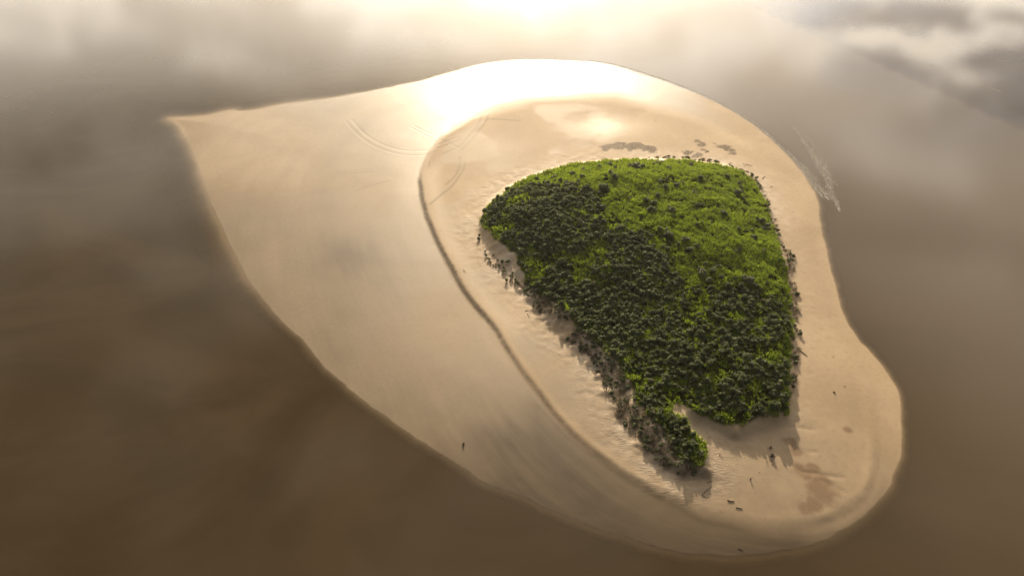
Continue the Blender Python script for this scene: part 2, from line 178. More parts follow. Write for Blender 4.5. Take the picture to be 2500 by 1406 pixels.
# ------------------------------------------------------------------ helpers
def hash2(ix, iy, seed):
    h = (ix.astype(np.int64) * 374761393 + iy.astype(np.int64) * 668265263 + seed * 1442695041) & 0x7fffffff
    h = ((h ^ (h >> 13)) * 1274126177) & 0x7fffffff
    return ((h ^ (h >> 16)) & 0xffff) / 65535.0
def vnoise(x, y, seed=0):
    ix, iy = np.floor(x), np.floor(y); fx, fy = x - ix, y - iy
    fx = fx * fx * (3 - 2 * fx); fy = fy * fy * (3 - 2 * fy)
    a = hash2(ix, iy, seed); b = hash2(ix + 1, iy, seed); c = hash2(ix, iy + 1, seed); d = hash2(ix + 1, iy + 1, seed)
    return (a * (1 - fx) + b * fx) * (1 - fy) + (c * (1 - fx) + d * fx) * fy
def fbm(x, y, s, seed=0, o=4):
    v, a, t = 0, 1, 0
    for i in range(o):
        v = v + a * vnoise(x / s * 2 ** i + 17.3 * i, y / s * 2 ** i - 9.1 * i, seed + i); t += a; a *= .5
    return v / t
def sst(x, lo, hi):
    t = np.clip((x - lo) / (hi - lo), 0, 1); return t * t * (3 - 2 * t)
def inside(px, py, poly):
    p = np.array([q[:2] for q in poly]); n = len(p); r = np.zeros(px.shape, bool)
    for i in range(n):
        x0, y0 = p[i]; x1, y1 = p[(i + 1) % n]
        if y0 == y1: continue
        r ^= ((y0 > py) != (y1 > py)) & (px < (x1 - x0) * (py - y0) / (y1 - y0) + x0)
    return r
def seg_dist(px, py, pts, closed=False):
    p = np.array([q[:2] for q in pts]); n = len(p); d2 = np.full(px.shape, 1e12)
    for i in range(n if closed else n - 1):
        a, b = p[i], p[(i + 1) % n]; ab = b - a; L2 = max(ab @ ab, 1e-9)
        t = np.clip(((px - a[0]) * ab[0] + (py - a[1]) * ab[1]) / L2, 0, 1)
        d2 = np.minimum(d2, (px - a[0] - t * ab[0]) ** 2 + (py - a[1] - t * ab[1]) ** 2)
    return np.sqrt(d2)
def sdist(px, py, poly):
    d = seg_dist(px, py, poly, True); return np.where(inside(px, py, poly), d, -d)
def idw(px, py, poly, col):
    num = np.zeros(px.shape); den = np.zeros(px.shape)
    for q in poly:
        w = 1 / ((px - q[0]) ** 2 + (py - q[1]) ** 2 + 1.0) ** 1.7
        num += w * q[col]; den += w
    return num / den
def smooth_closed(pts, k=3):
    p = np.array(pts, float); out = []; n = len(p)
    for i in range(n):
        p0, p1, p2, p3 = p[i - 1], p[i], p[(i + 1) % n], p[(i + 2) % n]
        for j in range(k):
            t = j / k
            out.append(tuple(.5 * (2 * p1 + (p2 - p0) * t + (2 * p0 - 5 * p1 + 4 * p2 - p3) * t * t + (3 * p1 - p0 - 3 * p2 + p3) * t ** 3)))
    return out
def smooth_open(pts, k=6):
    p = np.array([q[:2] for q in pts], float); out = []
    for i in range(len(p) - 1):
        p0, p1, p2, p3 = p[max(i - 1, 0)], p[i], p[i + 1], p[min(i + 2, len(p) - 1)]
        for j in range(k):
            t = j / k
            out.append(.5 * (2 * p1 + (p2 - p0) * t + (2 * p0 - 5 * p1 + 4 * p2 - p3) * t * t + (3 * p1 - p0 - 3 * p2 + p3) * t ** 3))
    out.append(p[-1]); return np.array(out)

def mesh_np(name, verts, faces, attrs=None, smooth=False):
    """faces: (n,3) or (n,4) int array"""
    me = bpy.data.meshes.new(name)
    k = faces.shape[1]
    me.vertices.add(len(verts)); me.vertices.foreach_set('co', np.ascontiguousarray(verts, np.float32).ravel())
    me.loops.add(faces.size); me.loops.foreach_set('vertex_index', np.ascontiguousarray(faces, np.int32).ravel())
    me.polygons.add(len(faces)); me.polygons.foreach_set('loop_start', np.arange(len(faces), dtype=np.int32) * k)
    if smooth: me.polygons.foreach_set('use_smooth', np.ones(len(faces), bool))
    for a, v in (attrs or {}).items():
        at = me.attributes.new(a, 'FLOAT', 'POINT'); at.data.foreach_set('value', np.ascontiguousarray(v, np.float32).ravel())
    me.update(calc_edges=True); me.validate()
    return me
def link(name, me, mat=None, parent=None):
    o = bpy.data.objects.new(name, me)
    if mat is not None and me is not None and not me.materials: me.materials.append(mat)
    C.objects.link(o)
    if parent: o.parent = parent
    return o
def tag(o, label=None, cat=None, group=None, kind=None):
    if label: o['label'] = label
    if cat: o['category'] = cat
    if group: o['group'] = group
    if kind: o['kind'] = kind
    return o

# ------------------------------------------------------------------ lie of the land
SHORE_S = smooth_closed(SHORE, 3)
def height_parts(x, y):
    wob = (fbm(x, y, 3.0, 11, 3) - .5) + 1.3 * (fbm(x, y, 13.0, 13, 2) - .5)
    d = sdist(x, y, SHORE_S) + wob * .8
    z = np.where(d > 0, .75 * (1 - np.exp(-np.maximum(d, 0) / 14)), np.maximum(.054 * d * (1 - .72 * sst(-x, 45, 85)), -2.2))
    # shallow spit off the western tip
    tip = np.exp(-(((x - TIP[0]) / 9) ** 2 + ((y - TIP[1]) / 13) ** 2)); z = z + np.where(d < 0, tip * .02, 0) * sst(d, -14, -1)
    sb = sdist(x, y, BERM) + (fbm(x, y, 14, 21, 2) - .5) * 1.2
    wb = idw(x, y, BERM, 2)
    z = z + .36 * sst(sb / wb, -.38, .38) * sst(d, 0, 4)
    sd = sdist(x, y, DUNE) + (fbm(x, y, 4, 31, 3) - .5) * 1.8
    h = idw(x, y, DUNE, 2); w = idw(x, y, DUNE, 3)
    crest = 3.1 * sst(sd, 1, 24) * (.42 + 1.0 * sst(y, 118, 172))
    z = z + .82 * h * sst(sd / w, 0, 1) + crest
    return z, d, sb, wb, sd
def land(x, y):
    z, d, sb, wb, sd = height_parts(x, y)
    near = np.exp(-(np.minimum(np.abs(sd + 2), 30) / 5) ** 2)
    z = z + near * (fbm(x, y, 1.3, 41, 3) - .5) * .2 * (1 - .6 * sst(x, 30, 60)) + sst(sd, 1, 5) * (fbm(x, y, 5, 51, 3) - .5) * 1.1
    tus = seg_dist(x, y, TUSSOCKAREA, True); tin = inside(x, y, TUSSOCKAREA)
    tm = np.where(tin, 1, np.exp(-(tus / 1.5) ** 2)); z = z + tm * (fbm(x, y, 1.8, 61, 4) - .42) * 1.3
    z = z + sst(d, 1, 6) * (fbm(x, y, 14, 71, 3) - .5) * .10
    for i, cr in enumerate(CREEKS):
        cd = seg_dist(x, y, cr); z = z - (.09 if i in (0, 2) else .06) * np.exp(-(cd / .38) ** 2)
    for t in TRACKS:
        td = seg_dist(x, y, smooth_open(t, 4)); z = z - .028 * np.exp(-(td / .4) ** 2) + .012 * np.exp(-((td - .75) / .3) ** 2)
    return z, d, sb, wb, sd

X0, X1, Y0, Y1, STEP = -150.0, 116.0, 50.0, 318.0, 0.45
gx = np.arange(X0, X1, STEP); gy = np.arange(Y0, Y1, STEP)
GX, GY = np.meshgrid(gx, gy)
GZ, GD, GB, GWB, GS = land(GX, GY)
def sample(A, x, y):
    fx = np.clip((np.asarray(x) - X0) / STEP, 0, len(gx) - 1.001); fy = np.clip((np.asarray(y) - Y0) / STEP, 0, len(gy) - 1.001)
    ix = fx.astype(int); iy = fy.astype(int); fx = fx - ix; fy = fy - iy
    return (A[iy, ix] * (1 - fx) + A[iy, ix + 1] * fx) * (1 - fy) + (A[iy + 1, ix] * (1 - fx) + A[iy + 1, ix + 1] * fx) * fy
def zat(x, y): return float(sample(GZ, np.array([x]), np.array([y]))[0])

VEGN = (fbm(GX, GY, 3.2, 81, 3) - .5)
VD = sdist(GX, GY, VEG) + VEGN * 2.6
veg = sst(VD, -.4, .6)
# wetness of the sand
left = sst(-GB / GWB, -.4, .8)
wet = left * sst(-(GX - 78), -10, 10) * (.72 + .5 * (fbm(GX, GY, 26, 91, 3) - .5))
wmap = np.ones_like(GX)
for (qx, qy, qr, qa) in WETMAP: wmap = wmap + qa * np.exp(-((GX - qx) ** 2 + (GY - qy) ** 2) / qr ** 2)
band = .5 + (fbm(GB + 1.6 * fbm(GX, GY, 20, 97, 2), (GY - .45 * GX) * .13, 8.0, 95, 5) - .5) * 1.1 * sst(-GB, -2, 4)                # swash bands that follow the beach
wet = np.clip(wet * wmap * (.62 + .76 * band), 0, 1)
wet = np.where(GD < 0, .12 + (wet - .12) * sst(GD, -1.5, 0), wet)
damp = sst(fbm(GX, GY, 18, 101, 4), .46, .66) * sst(GB, 1, 6) * sst(-GS, 4, 9) * .3 * sst(-(GX - 48), 0, 14)
lowbelt = np.exp(-((GB - 6) / 6) ** 2) * sst(GX, 0, 40) * 0
for (qx, qy, qr, qa) in DAMP: damp = np.maximum(damp, qa * np.exp(-((GX - qx) ** 2 + (GY - qy) ** 2) / qr ** 2) * (.7 + .6 * fbm(GX, GY, 5, 103, 4)) * sst(GB, 0, 3))
wet = np.clip(np.maximum(wet, damp), 0, 1)
# standing film of water on the flat near the western and northern edges
film = np.zeros_like(GX)
for (fx, fy, rx, ry) in FILM:
    film = np.maximum(film, np.exp(-(((GX - fx) / rx) ** 2 + ((GY - fy) / ry) ** 2) ** 1.5))
film = film * (.55 + .9 * (fbm(GX, GY, 11, 111, 4) - .25)) * sst(-GB, -2.0, .5)
film2 = np.exp(-(((GX - POOL[0]) / 13) ** 2 + ((GY - POOL[1]) / 9) ** 2) ** 1.0) * (.55 + .5 * (fbm(GX, GY, 10, 113, 4) - .3))
film = np.clip(np.maximum(film, film2) + np.exp(-(np.maximum(GD, 0) / 3.2) ** 2) * sst(GY, 262, 285) * .8, 0, 1)
# sea-wrack line along the berm foot, lower run painted as slope shade, and patches of drift weed
wl = np.exp(-((GB + .1) / (GWB * .24)) ** 2) * sst(-(GX - 45), 0, 50) * sst(-(GY - 205), 0, 12)
wl = np.clip(wl * (.35 + 1.5 * fbm(GX, GY, 1.4, 121, 3)) * (.75 + .6 * sst(GY, 110, 150)), 0, 1)
pat = np.zeros_like(GX)
for (bx, by, br) in BROWN: pat = np.maximum(pat, np.exp(-(((GX - bx) / br / 1.25) ** 2 + ((GY - by) / br) ** 2)))
pat = sst(pat * .9 + (fbm(GX, GY, 1.5, 131, 4) - .5) * 1.1, .38, .62)
stain = np.zeros_like(GX)
for (bx, by, br) in STAIN: stain = np.maximum(stain, np.exp(-(((GX - bx) / br) ** 2 + ((GY - by) / br) ** 2)))
stain = sst(stain + (fbm(GX, GY, 2.2, 141, 4) - .5) * .9, .3, .8)
rake = np.exp(-(np.maximum(-GS, 0) / 5.5) ** 2) * (1 - veg) * (1 - .75 * sst(GX, 30, 60) * sst(-(GY - 185), 0, 25)) * (.35 + 1.3 * (fbm(GX, GY, 7, 151, 3) - .25))      # trampled loose sand round the dune foot
track = np.zeros_like(GX)
for t in TRACKS: track = np.maximum(track, np.exp(-(seg_dist(GX, GY, smooth_open(t, 4)) / .42) ** 2))

ny, nx = GX.shape
idx = np.arange(ny * nx).reshape(ny, nx)
quads = np.stack([idx[:-1, :-1], idx[:-1, 1:], idx[1:, 1:], idx[1:, :-1]], -1).reshape(-1, 4)

# ------------------------------------------------------------------ materials
def mat(name):
    m = bpy.data.materials.new(name); m.use_nodes = True; m.node_tree.nodes.clear(); return m, m.node_tree
def ATT(nt, name):
    return N(nt, 'ShaderNodeAttribute', attribute_name=name).outputs['Fac']
def POS(nt): return N(nt, 'ShaderNodeNewGeometry').outputs['Position']
def SCALEV(nt, v, s):
    n = N(nt, 'ShaderNodeVectorMath', operation='MULTIPLY'); setv(nt, n.inputs[0], v); n.inputs[1].default_value = s; return n.outputs[0]
def PRIN(nt, **k):
    p = N(nt, 'ShaderNodeBsdfPrincipled')
    for a, v in k.items(): setv(nt, p.inputs[a.replace('_', ' ')], v)
    return p
def OUT(nt, s): o = N(nt, 'ShaderNodeOutputMaterial'); nt.links.new(s, o.inputs[0])
def BUMP(nt, h, strength, dist):
    b = N(nt, 'ShaderNodeBump'); nt.links.new(h, b.inputs['Height']); setv(nt, b.inputs['Strength'], strength); b.inputs['Distance'].default_value = dist
    return b.outputs[0]

def sand_material():
    m, nt = mat('sand')
    pos = POS(nt)
    big = NOISE(nt, pos, .045, 5, .55, .6); mid = NOISE(nt, pos, .35, 5, .6); fine = NOISE(nt, pos, 3.0, 4, .7)
    sv_ = N(nt, 'ShaderNodeCombineXYZ'); nt.links.new(ATT(nt, 'across'), sv_.inputs[0]); nt.links.new(M(nt, 'MULTIPLY', ATT(nt, 'along'), .06), sv_.inputs[1])
    streak = NOISE(nt, sv_.outputs[0], .75, 6, .68, .35)
    flow = M(nt, 'ADD', ATT(nt, 'band'), M(nt, 'MULTIPLY', M(nt, 'SUBTRACT', streak, .5), .75))                                                     # run-off and swash bands
    wet, fil, wra, sta, veg_, rak, trk = (ATT(nt, a) for a in ('wet', 'film', 'wrack_shade', 'stain', 'veg', 'rake', 'track'))
    dry = MIX(nt, SS(nt, big, .3, .7), DRY_A, DRY_B)
    dry = MIX(nt, M(nt, 'MULTIPLY', rak, SS(nt, mid, .35, .65, .35, 1.0)), dry, (.68, .56, .42))
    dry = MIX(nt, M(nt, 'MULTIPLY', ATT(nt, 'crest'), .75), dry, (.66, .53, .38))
    wetc = MIX(nt, SS(nt, M(nt, 'ADD', M(nt, 'MULTIPLY', big, .5), M(nt, 'MULTIPLY', flow, .5)), .35, .65), WET_A, WET_B)
    c = MIX(nt, wet, dry, wetc)
    grain = NOISE(nt, pos, .9, 6, .8)
    c = MIX(nt, M(nt, 'MULTIPLY', fine, .12), c, (.16, .11, .06))
    c = MIX(nt, SS(nt, grain, .5, .75, 0, .3), c, (.10, .068, .036)); c = MIX(nt, M(nt, 'MULTIPLY', SS(nt, grain, .5, .25, 0, .22), M(nt, 'SUBTRACT', 1.0, wet)), c, (.55, .42, .28))
    wf = M(nt, 'MULTIPLY', wra, SS(nt, NOISE(nt, pos, 1.7, 5, .75), .26, .56), clamp=True)
    c = MIX(nt, M(nt, 'MULTIPLY', wf, .85), c, (.105, .07, .04))
    c = MIX(nt, M(nt, 'MULTIPLY', sta, M(nt, 'MULTIPLY_ADD', fine, .6, .42)), c, (.16, .088, .042))
    c = MIX(nt, M(nt, 'MULTIPLY', trk, .6), c, (.20, .15, .09))
    g = MIX(nt, SS(nt, mid, .35, .65), (.022, .028, .006), (.045, .055, .010))
    c = MIX(nt, veg_, c, g)
    rough = M(nt, 'MULTIPLY_ADD', wet, -.38, .80)
    rough = M(nt, 'ADD', rough, M(nt, 'MULTIPLY', M(nt, 'SUBTRACT', flow, .5), .09))
    rough = M(nt, 'MAXIMUM', M(nt, 'SUBTRACT', rough, M(nt, 'MULTIPLY', fil, .19)), .2)
    spec = M(nt, 'MULTIPLY_ADD', M(nt, 'MAXIMUM', wet, fil), .15, .42)
    spec = M(nt, 'MULTIPLY', spec, M(nt, 'SUBTRACT', 1.0, veg_))
    ripple = NOISE(nt, SCALEV(nt, pos, (.9, 2.2, 1)), 1.0, 4, .65)
    hgt = M(nt, 'ADD', M(nt, 'MULTIPLY', M(nt, 'MULTIPLY_ADD', rak, 1.0, .05), ripple), M(nt, 'MULTIPLY', fine, M(nt, 'MULTIPLY_ADD', rak, .3, .02)))
    nrm = BUMP(nt, hgt, .75, .24)
    p = PRIN(nt, Base_Color=c, Roughness=rough, Specular_IOR_Level=spec, Normal=nrm, Specular_Tint=(1.0, .87, .69))
    OUT(nt, p.outputs[0]); return m
DRY_A, DRY_B = (.53, .39, .245), (.43, .31, .185)
WET_A, WET_B = (.046, .029, .013), (.100, .066, .033)
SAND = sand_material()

def water_material():
    m, nt = mat('silty_water')
    pos = POS(nt); dep = ATT(nt, 'depth')
    turb = M(nt, 'SUBTRACT', 1.0, M(nt, 'EXPONENT', M(nt, 'MULTIPLY', dep, -17.0)))
    silt = NOISE(nt, SCALEV(nt, pos, (.014, .022, 1)), 1.0, 7, .6, 1.2)
    body = MIX(nt, SS(nt, silt, .3, .7), WATER_A, WATER_B)
    body = MIX(nt, M(nt, 'MULTIPLY', ATT(nt, 'silt'), .8), body, WATER_SILT)
    diff = N(nt, 'ShaderNodeBsdfDiffuse'); nt.links.new(body, diff.inputs[0])
    tr = N(nt, 'ShaderNodeBsdfTransparent'); tr.inputs[0].default_value = (.97, .95, .90, 1)
    lower = N(nt, 'ShaderNodeMixShader'); nt.links.new(turb, lower.inputs[0]); nt.links.new(tr.outputs[0], lower.inputs[1]); nt.links.new(diff.outputs[0], lower.inputs[2])
    # calm slicks and wind-ruffled lanes
    lane = NOISE(nt, SCALEV(nt, pos, (.010, .018, 1)), 1.0, 4, .55, 1.2)
    calm = ATT(nt, 'calm')
    rough = M(nt, 'MULTIPLY_ADD', M(nt, 'SUBTRACT', 1.0, calm), .02, .05)
    rough = M(nt, 'MULTIPLY', rough, M(nt, 'MULTIPLY_ADD', lane, .6, .7))
    rip = M(nt, 'ADD', NOISE(nt, SCALEV(nt, pos, (.55, 1.3, 1)), 1.0, 4, .6, .3), M(nt, 'MULTIPLY', NOISE(nt, SCALEV(nt, pos, (2.0, 3.4, 1)), 1.0, 2, .6), .35))
    nrm = BUMP(nt, rip, M(nt, 'MULTIPLY_ADD', M(nt, 'SUBTRACT', 1.0, calm), .055, .02), .12)
    gl = N(nt, 'ShaderNodeBsdfGlossy', distribution='BECKMANN'); nt.links.new(rough, gl.inputs['Roughness']); nt.links.new(nrm, gl.inputs['Normal'])
    lw = N(nt, 'ShaderNodeLayerWeight')                      # Schlick's Fresnel, the same from either side
    fres = M(nt, 'MULTIPLY_ADD', M(nt, 'POWER', lw.outputs['Facing'], 5.0), .979, .021)
    mx = N(nt, 'ShaderNodeMixShader'); nt.links.new(fres, mx.inputs[0]); nt.links.new(lower.outputs[0], mx.inputs[1]); nt.links.new(gl.outputs[0], mx.inputs[2])
    OUT(nt, mx.outputs[0]); return m
WATER_A, WATER_B, WATER_SILT = (.052, .035, .016), (.078, .053, .026), (.138, .100, .062)
WATER = water_material()

def leaf_material(name, a, b, trans, tcol, old=None):
    m, nt = mat(name)
    t = M(nt, 'FRACT', M(nt, 'ADD', ATT(nt, 'tint'), N(nt, 'ShaderNodeObjectInfo').outputs['Random']))
    c = MIX(nt, t, a, b)
    if old is not None: c = MIX(nt, SS(nt, NOISE(nt, POS(nt), .16, 5, .7), .56, .72, 0, .75), c, old)
    p = PRIN(nt, Base_Color=c, Roughness=.6, Specular_IOR_Level=.25)
    tl = N(nt, 'ShaderNodeBsdfTranslucent'); nt.links.new(MIX(nt, .5, c, tcol), tl.inputs[0])
    mx = N(nt, 'ShaderNodeMixShader'); mx.inputs[0].default_value = trans
    nt.links.new(p.outputs[0], mx.inputs[1]); nt.links.new(tl.outputs[0], mx.inputs[2]); OUT(nt, mx.outputs[0]); return m
SHRUB_M = leaf_material('shrub_leaves', (.075, .105, .038), (.21, .215, .11), .30, (.17, .22, .05), (.17, .15, .085))
GRASS_M = leaf_material('grass_blades', (.085, .135, .028), (.385, .475, .038), .45, (.35, .46, .030), (.10, .15, .035))
TUSS_M = leaf_material('dry_grass', (.26, .205, .135), (.17, .155, .085), .3, (.2, .16, .08))
def wood_material():
    m, nt = mat('weathered_wood')
    oi = N(nt, 'ShaderNodeObjectInfo').outputs['Random']
    tc = N(nt, 'ShaderNodeTexCoord').outputs['Object']
    g = NOISE(nt, SCALEV(nt, tc, (1.5, 14, 14)), 1.0, 4, .6)
    c = MIX(nt, g, (.06, .042, .028), (.20, .155, .11)); c = MIX(nt, M(nt, 'MULTIPLY', oi, .35), c, (.30, .25, .19))
    OUT(nt, PRIN(nt, Base_Color=c, Roughness=.85, Specular_IOR_Level=.2, Normal=BUMP(nt, g, .5, .05)).outputs[0]); return m
WOOD = wood_material()
def plain(name, col, rough=.9):
    m, nt = mat(name); OUT(nt, PRIN(nt, Base_Color=col, Roughness=rough, Specular_IOR_Level=.15).outputs[0]); return m
WEED_M = leaf_material('drift_weed', (.11, .075, .043), (.20, .145, .088), .0, (.1, .1, .1))
def foam_material():
    m, nt = mat('foam'); d = N(nt, 'ShaderNodeBsdfDiffuse'); d.inputs[0].default_value = (.72, .67, .58, 1)
    t = N(nt, 'ShaderNodeBsdfTransparent'); mx = N(nt, 'ShaderNodeMixShader')
    f = SS(nt, NOISE(nt, POS(nt), 2.2, 4, .7), .35, .7, 0.03, .48); nt.links.new(f, mx.inputs[0])
    nt.links.new(t.outputs[0], mx.inputs[1]); nt.links.new(d.outputs[0], mx.inputs[2]); OUT(nt, mx.outputs[0]); return m
FOAM_M = foam_material()

# ------------------------------------------------------------------ ground and water
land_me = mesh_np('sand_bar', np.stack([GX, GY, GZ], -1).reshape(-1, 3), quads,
    dict(wet=wet, film=film, wrack_shade=np.clip(np.maximum(wl, pat), 0, 1), stain=stain, veg=veg, rake=np.clip(rake, 0, 1), track=track, band=band, across=GB, along=(GY - .45 * GX), crest=np.exp(-((GB - 4.0) / 2.6) ** 2) * sst(-(GX - 20), 0, 25) * sst(GY, 105, 135) * sst(-(GY - 215), 0, 15)), smooth=True)
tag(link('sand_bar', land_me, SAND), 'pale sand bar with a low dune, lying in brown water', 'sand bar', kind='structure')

WS = 0.9
wx = np.concatenate([[-6000, -1500, -500], np.arange(-320, 320.1, 4)[(np.arange(-320, 320.1, 4) < X0)], np.arange(X0, X1, WS), np.arange(-320, 320.1, 4)[np.arange(-320, 320.1, 4) > X1], [500, 1500, 6000]])
wy = np.concatenate([[-6000, -1500, -300, 0, 20], np.arange(Y0, Y1, WS), np.arange(Y1 + 4, 520, 4), [900, 2000, 6000]])
WX, WY = np.meshgrid(wx, wy)
inn = (WX >= X0) & (WX <= X1 - STEP) & (WY >= Y0) & (WY <= Y1 - STEP)
depth = np.where(inn, -sample(GZ, WX, WY), 2.0)
cdir = np.array(CALM[2]) - np.array(CALM[0]); cdir = cdir / np.linalg.norm(cdir)
far = -(cdir[1] * (WX - CALM[0][0]) - cdir[0] * (WY - CALM[0][1]))        # ruffled water near the bar, calmer beyond a line to the north-east
calm = np.clip(sst(far, -4, 8) * sst(WX, 40, 120), 0, 1) * .95 + .30 * sst(-WX, 60, 140)
wi = np.arange(WX.size).reshape(WX.shape)
wq = np.stack([wi[:-1, :-1], wi[:-1, 1:], wi[1:, 1:], wi[1:, :-1]], -1).reshape(-1, 4)
water_me = mesh_np('water', np.stack([WX, WY, np.zeros_like(WX)], -1).reshape(-1, 3), wq, dict(depth=np.clip(depth, 0, 3), calm=calm, silt=np.clip(.7 * sst(WX, 30, 125) + .35 * sst(WY, 200, 320) * sst(WX, -60, 60) + .9 * sst(-far, -2, 2) * np.exp(-np.maximum(-far, 0) / 45) * sst(WX, 30, 100) - .6 * sst(far, -2, 4) * sst(WX, 30, 100), 0, 1.2)), smooth=True)
tag(link('water', water_me, WATER), 'brown silty water all round the sand bar', 'water', kind='structure')

# ------------------------------------------------------------------ plants
def ico(sub=1):
    t = (1 + 5 ** .5) / 2
    v = [(-1, t, 0), (1, t, 0), (-1, -t, 0), (1, -t, 0), (0, -1, t), (0, 1, t), (0, -1, -t), (0, 1, -t), (t, 0, -1), (t, 0, 1), (-t, 0, -1), (-t, 0, 1)]
    f = [(0, 11, 5), (0, 5, 1), (0, 1, 7), (0, 7, 10), (0, 10, 11), (1, 5, 9), (5, 11, 4), (11, 10, 2), (10, 7, 6), (7, 1, 8), (3, 9, 4), (3, 4, 2), (3, 2, 6), (3, 6, 8), (3, 8, 9), (4, 9, 5), (2, 4, 11), (6, 2, 10), (8, 6, 7), (9, 8, 1)]
    v = np.array(v, float); return v / np.linalg.norm(v[0]), np.array(f)
ICO_V, ICO_F = ico()
def tri_leaves(cent, nrm, size, r):
    """one triangle per leaf clump, facing roughly along nrm"""
    n = len(cent); a = r.normal(size=(n, 3)); nn = nrm + r.normal(size=(n, 3)) * .55
    nn /= np.linalg.norm(nn, axis=1, keepdims=True)
    t = np.cross(nn, a); t /= np.linalg.norm(t, axis=1, keepdims=True); b = np.cross(nn, t)
    s = size * r.uniform(.7, 1.3, (n, 1)); out = np.empty((n, 3, 3))
    for k in range(3):
        th = k * 2.094 + r.uniform(-.4, .4, (n, 1)); out[:, k] = cent + (t * np.cos(th) + b * np.sin(th)) * s
    return out.reshape(-1, 3), np.arange(n * 3).reshape(-1, 3)
def shrub_variant(seed, lobes, leaves):
    r = np.random.default_rng(seed); V, F, T = [], [], []; o = 0
    for i in range(lobes):
        ang = r.uniform(0, 6.283); rad = .30 * r.uniform(.2, 1.1) * (i > 0)
        c = np.array([math.cos(ang) * rad, math.sin(ang) * rad, r.uniform(.30, .62) - rad * .35]); lr = r.uniform(.17, .27)
        v = ICO_V * lr * .86 * r.uniform(.85, 1.15, (12, 1)) * np.array([1, 1, .9]) + c
        V.append(v); F.append(ICO_F + o); T.append(np.full(12, r.uniform(0, .12))); o += 12
        d = r.normal(size=(leaves, 3)); d[:, 2] = np.abs(d[:, 2]) * 1.0 - .25; d /= np.linalg.norm(d, axis=1, keepdims=True)
        lv, lf = tri_leaves(c + d * lr * r.uniform(.8, 1.15, (leaves, 1)), d, .10, r)
        V.append(lv); F.append(lf + o); T.append(np.repeat(r.uniform(0, .5, leaves) , 3)); o += len(lv)
    # stems reaching the ground
    for i in range(3):
        a = r.uniform(0, 6.283); p = np.array([math.cos(a) * .16, math.sin(a) * .16, .42])
        q = np.array([[.025, 0, -.12], [-.02, .02, -.12], [-.02, -.02, -.12], p]); V.append(q); F.append(np.array([(0, 1, 3), (1, 2, 3), (2, 0, 3)]) + o); T.append(np.zeros(4)); o += 4
    return np.concatenate(V), np.concatenate(F), np.concatenate(T)
def tuft_variant(seed, n, h, spread, wide):
    r = np.random.default_rng(seed); V = []
    for i in range(n):
        a = r.uniform(0, 6.283); b = r.uniform(0, 1) ** .5 * spread * .55; hh = h * r.uniform(.6, 1.1); lean = r.uniform(.25, 1.0) * spread
        base = np.array([math.cos(a) * b, math.sin(a) * b, -.05]); a2 = a + r.uniform(-.6, .6)
        tip = base + np.array([math.cos(a2) * lean, math.sin(a2) * lean, hh]); s = np.array([-math.sin(a2), math.cos(a2), 0]) * wide * r.uniform(.6, 1.2)
        m1 = base * .45 + tip * .55 + np.array([0, 0, hh * .18])
        V += [base - s, base + s, m1 + s * .8, m1 - s * .8, tip]
    V = np.array(V).reshape(-1, 3); k = np.arange(n)[:, None] * 5
    F = np.concatenate([k + np.array([0, 1, 2]), k + np.array([0, 2, 3]), k + np.array([3, 2, 4])])
    return V, F, np.repeat(r.uniform(0, .5, n), 5)
def merge(variants, xs, ys, zs, sizes, heights, r, tint_by=None):
    V, F, T = [], [], []; o = 0
    pick = r.integers(0, len(variants), len(xs)); rot = r.uniform(0, 6.283, len(xs)); tb = r.uniform(0, .5, len(xs)) if tint_by is None else tint_by
    for i in range(len(xs)):
        v, f, t = variants[pick[i]]; c, s = math.cos(rot[i]), math.sin(rot[i])
        w = np.empty_like(v); w[:, 0] = (v[:, 0] * c - v[:, 1] * s) * sizes[i] + xs[i]; w[:, 1] = (v[:, 0] * s + v[:, 1] * c) * sizes[i] + ys[i]; w[:, 2] = v[:, 2] * heights[i] + zs[i]
        V.append(w); F.append(f + o); T.append(np.clip(t + tb[i], 0, .999)); o += len(v)
    return np.concatenate(V), np.concatenate(F), np.concatenate(T)
def scatter(x0, x1, y0, y1, sp, jit, r):
    xs = np.arange(x0, x1, sp); ys = np.arange(y0, y1, sp * .87); X, Y = np.meshgrid(xs, ys); X[1::2] += sp / 2
    X = X + r.uniform(-jit, jit, X.shape) * sp; Y = Y + r.uniform(-jit, jit, Y.shape) * sp
    return X.ravel(), Y.ravel()

SH = [shrub_variant(100 + i, 6 + i % 3, 34) for i in range(8)]
SH_ME = []
for v, f, t in SH:
    SH_ME.append(mesh_np('shrub', v, f, dict(tint=t))); SH_ME[-1].materials.append(SHRUB_M)
CROWN_ME, STEM_ME = [], []
for v, f, t in SH:
    k = len(v) - 12
    CROWN_ME.append(mesh_np('crown', v[:k], f[:-9], dict(tint=t[:k]))); CROWN_ME[-1].materials.append(SHRUB_M)
    STEM_ME.append(mesh_np('stem', v[k:], f[-9:] - k, dict(tint=t[k:]))); STEM_ME[-1].materials.append(WOOD)
r = np.random.default_rng(5)
vx = [p[0] for p in VEG]; vy = [p[1] for p in VEG]
px, py = scatter(min(vx) - 2, max(vx) + 2, min(vy) - 2, max(vy) + 2, .95, .46, r)
vd = sample(VD, px, py); ins = inside(px, py, SCRUB); sdv = sdist(px, py, SCRUB)
dens = fbm(px, py, 6.0, 201, 4)
low = sst(-(py - 118), -8, 14)                       # the foot of the dune is patchier
keep = (vd > .2) & (sdv + (fbm(px, py, 7, 211, 3) - .5) * 6 > -4 * r.uniform(0, 1, len(px)) ** 4) & (dens > .34 + .10 * low)
px, py = px[keep], py[keep]
size = (.62 + 1.35 * r.uniform(0, 1, len(px)) ** 1.7) * (1 + .25 * (fbm(px, py, 10, 221, 2) - .5)); hgt = size * r.uniform(.75, 1.2, len(px))
zz = sample(GZ, px, py) - .05
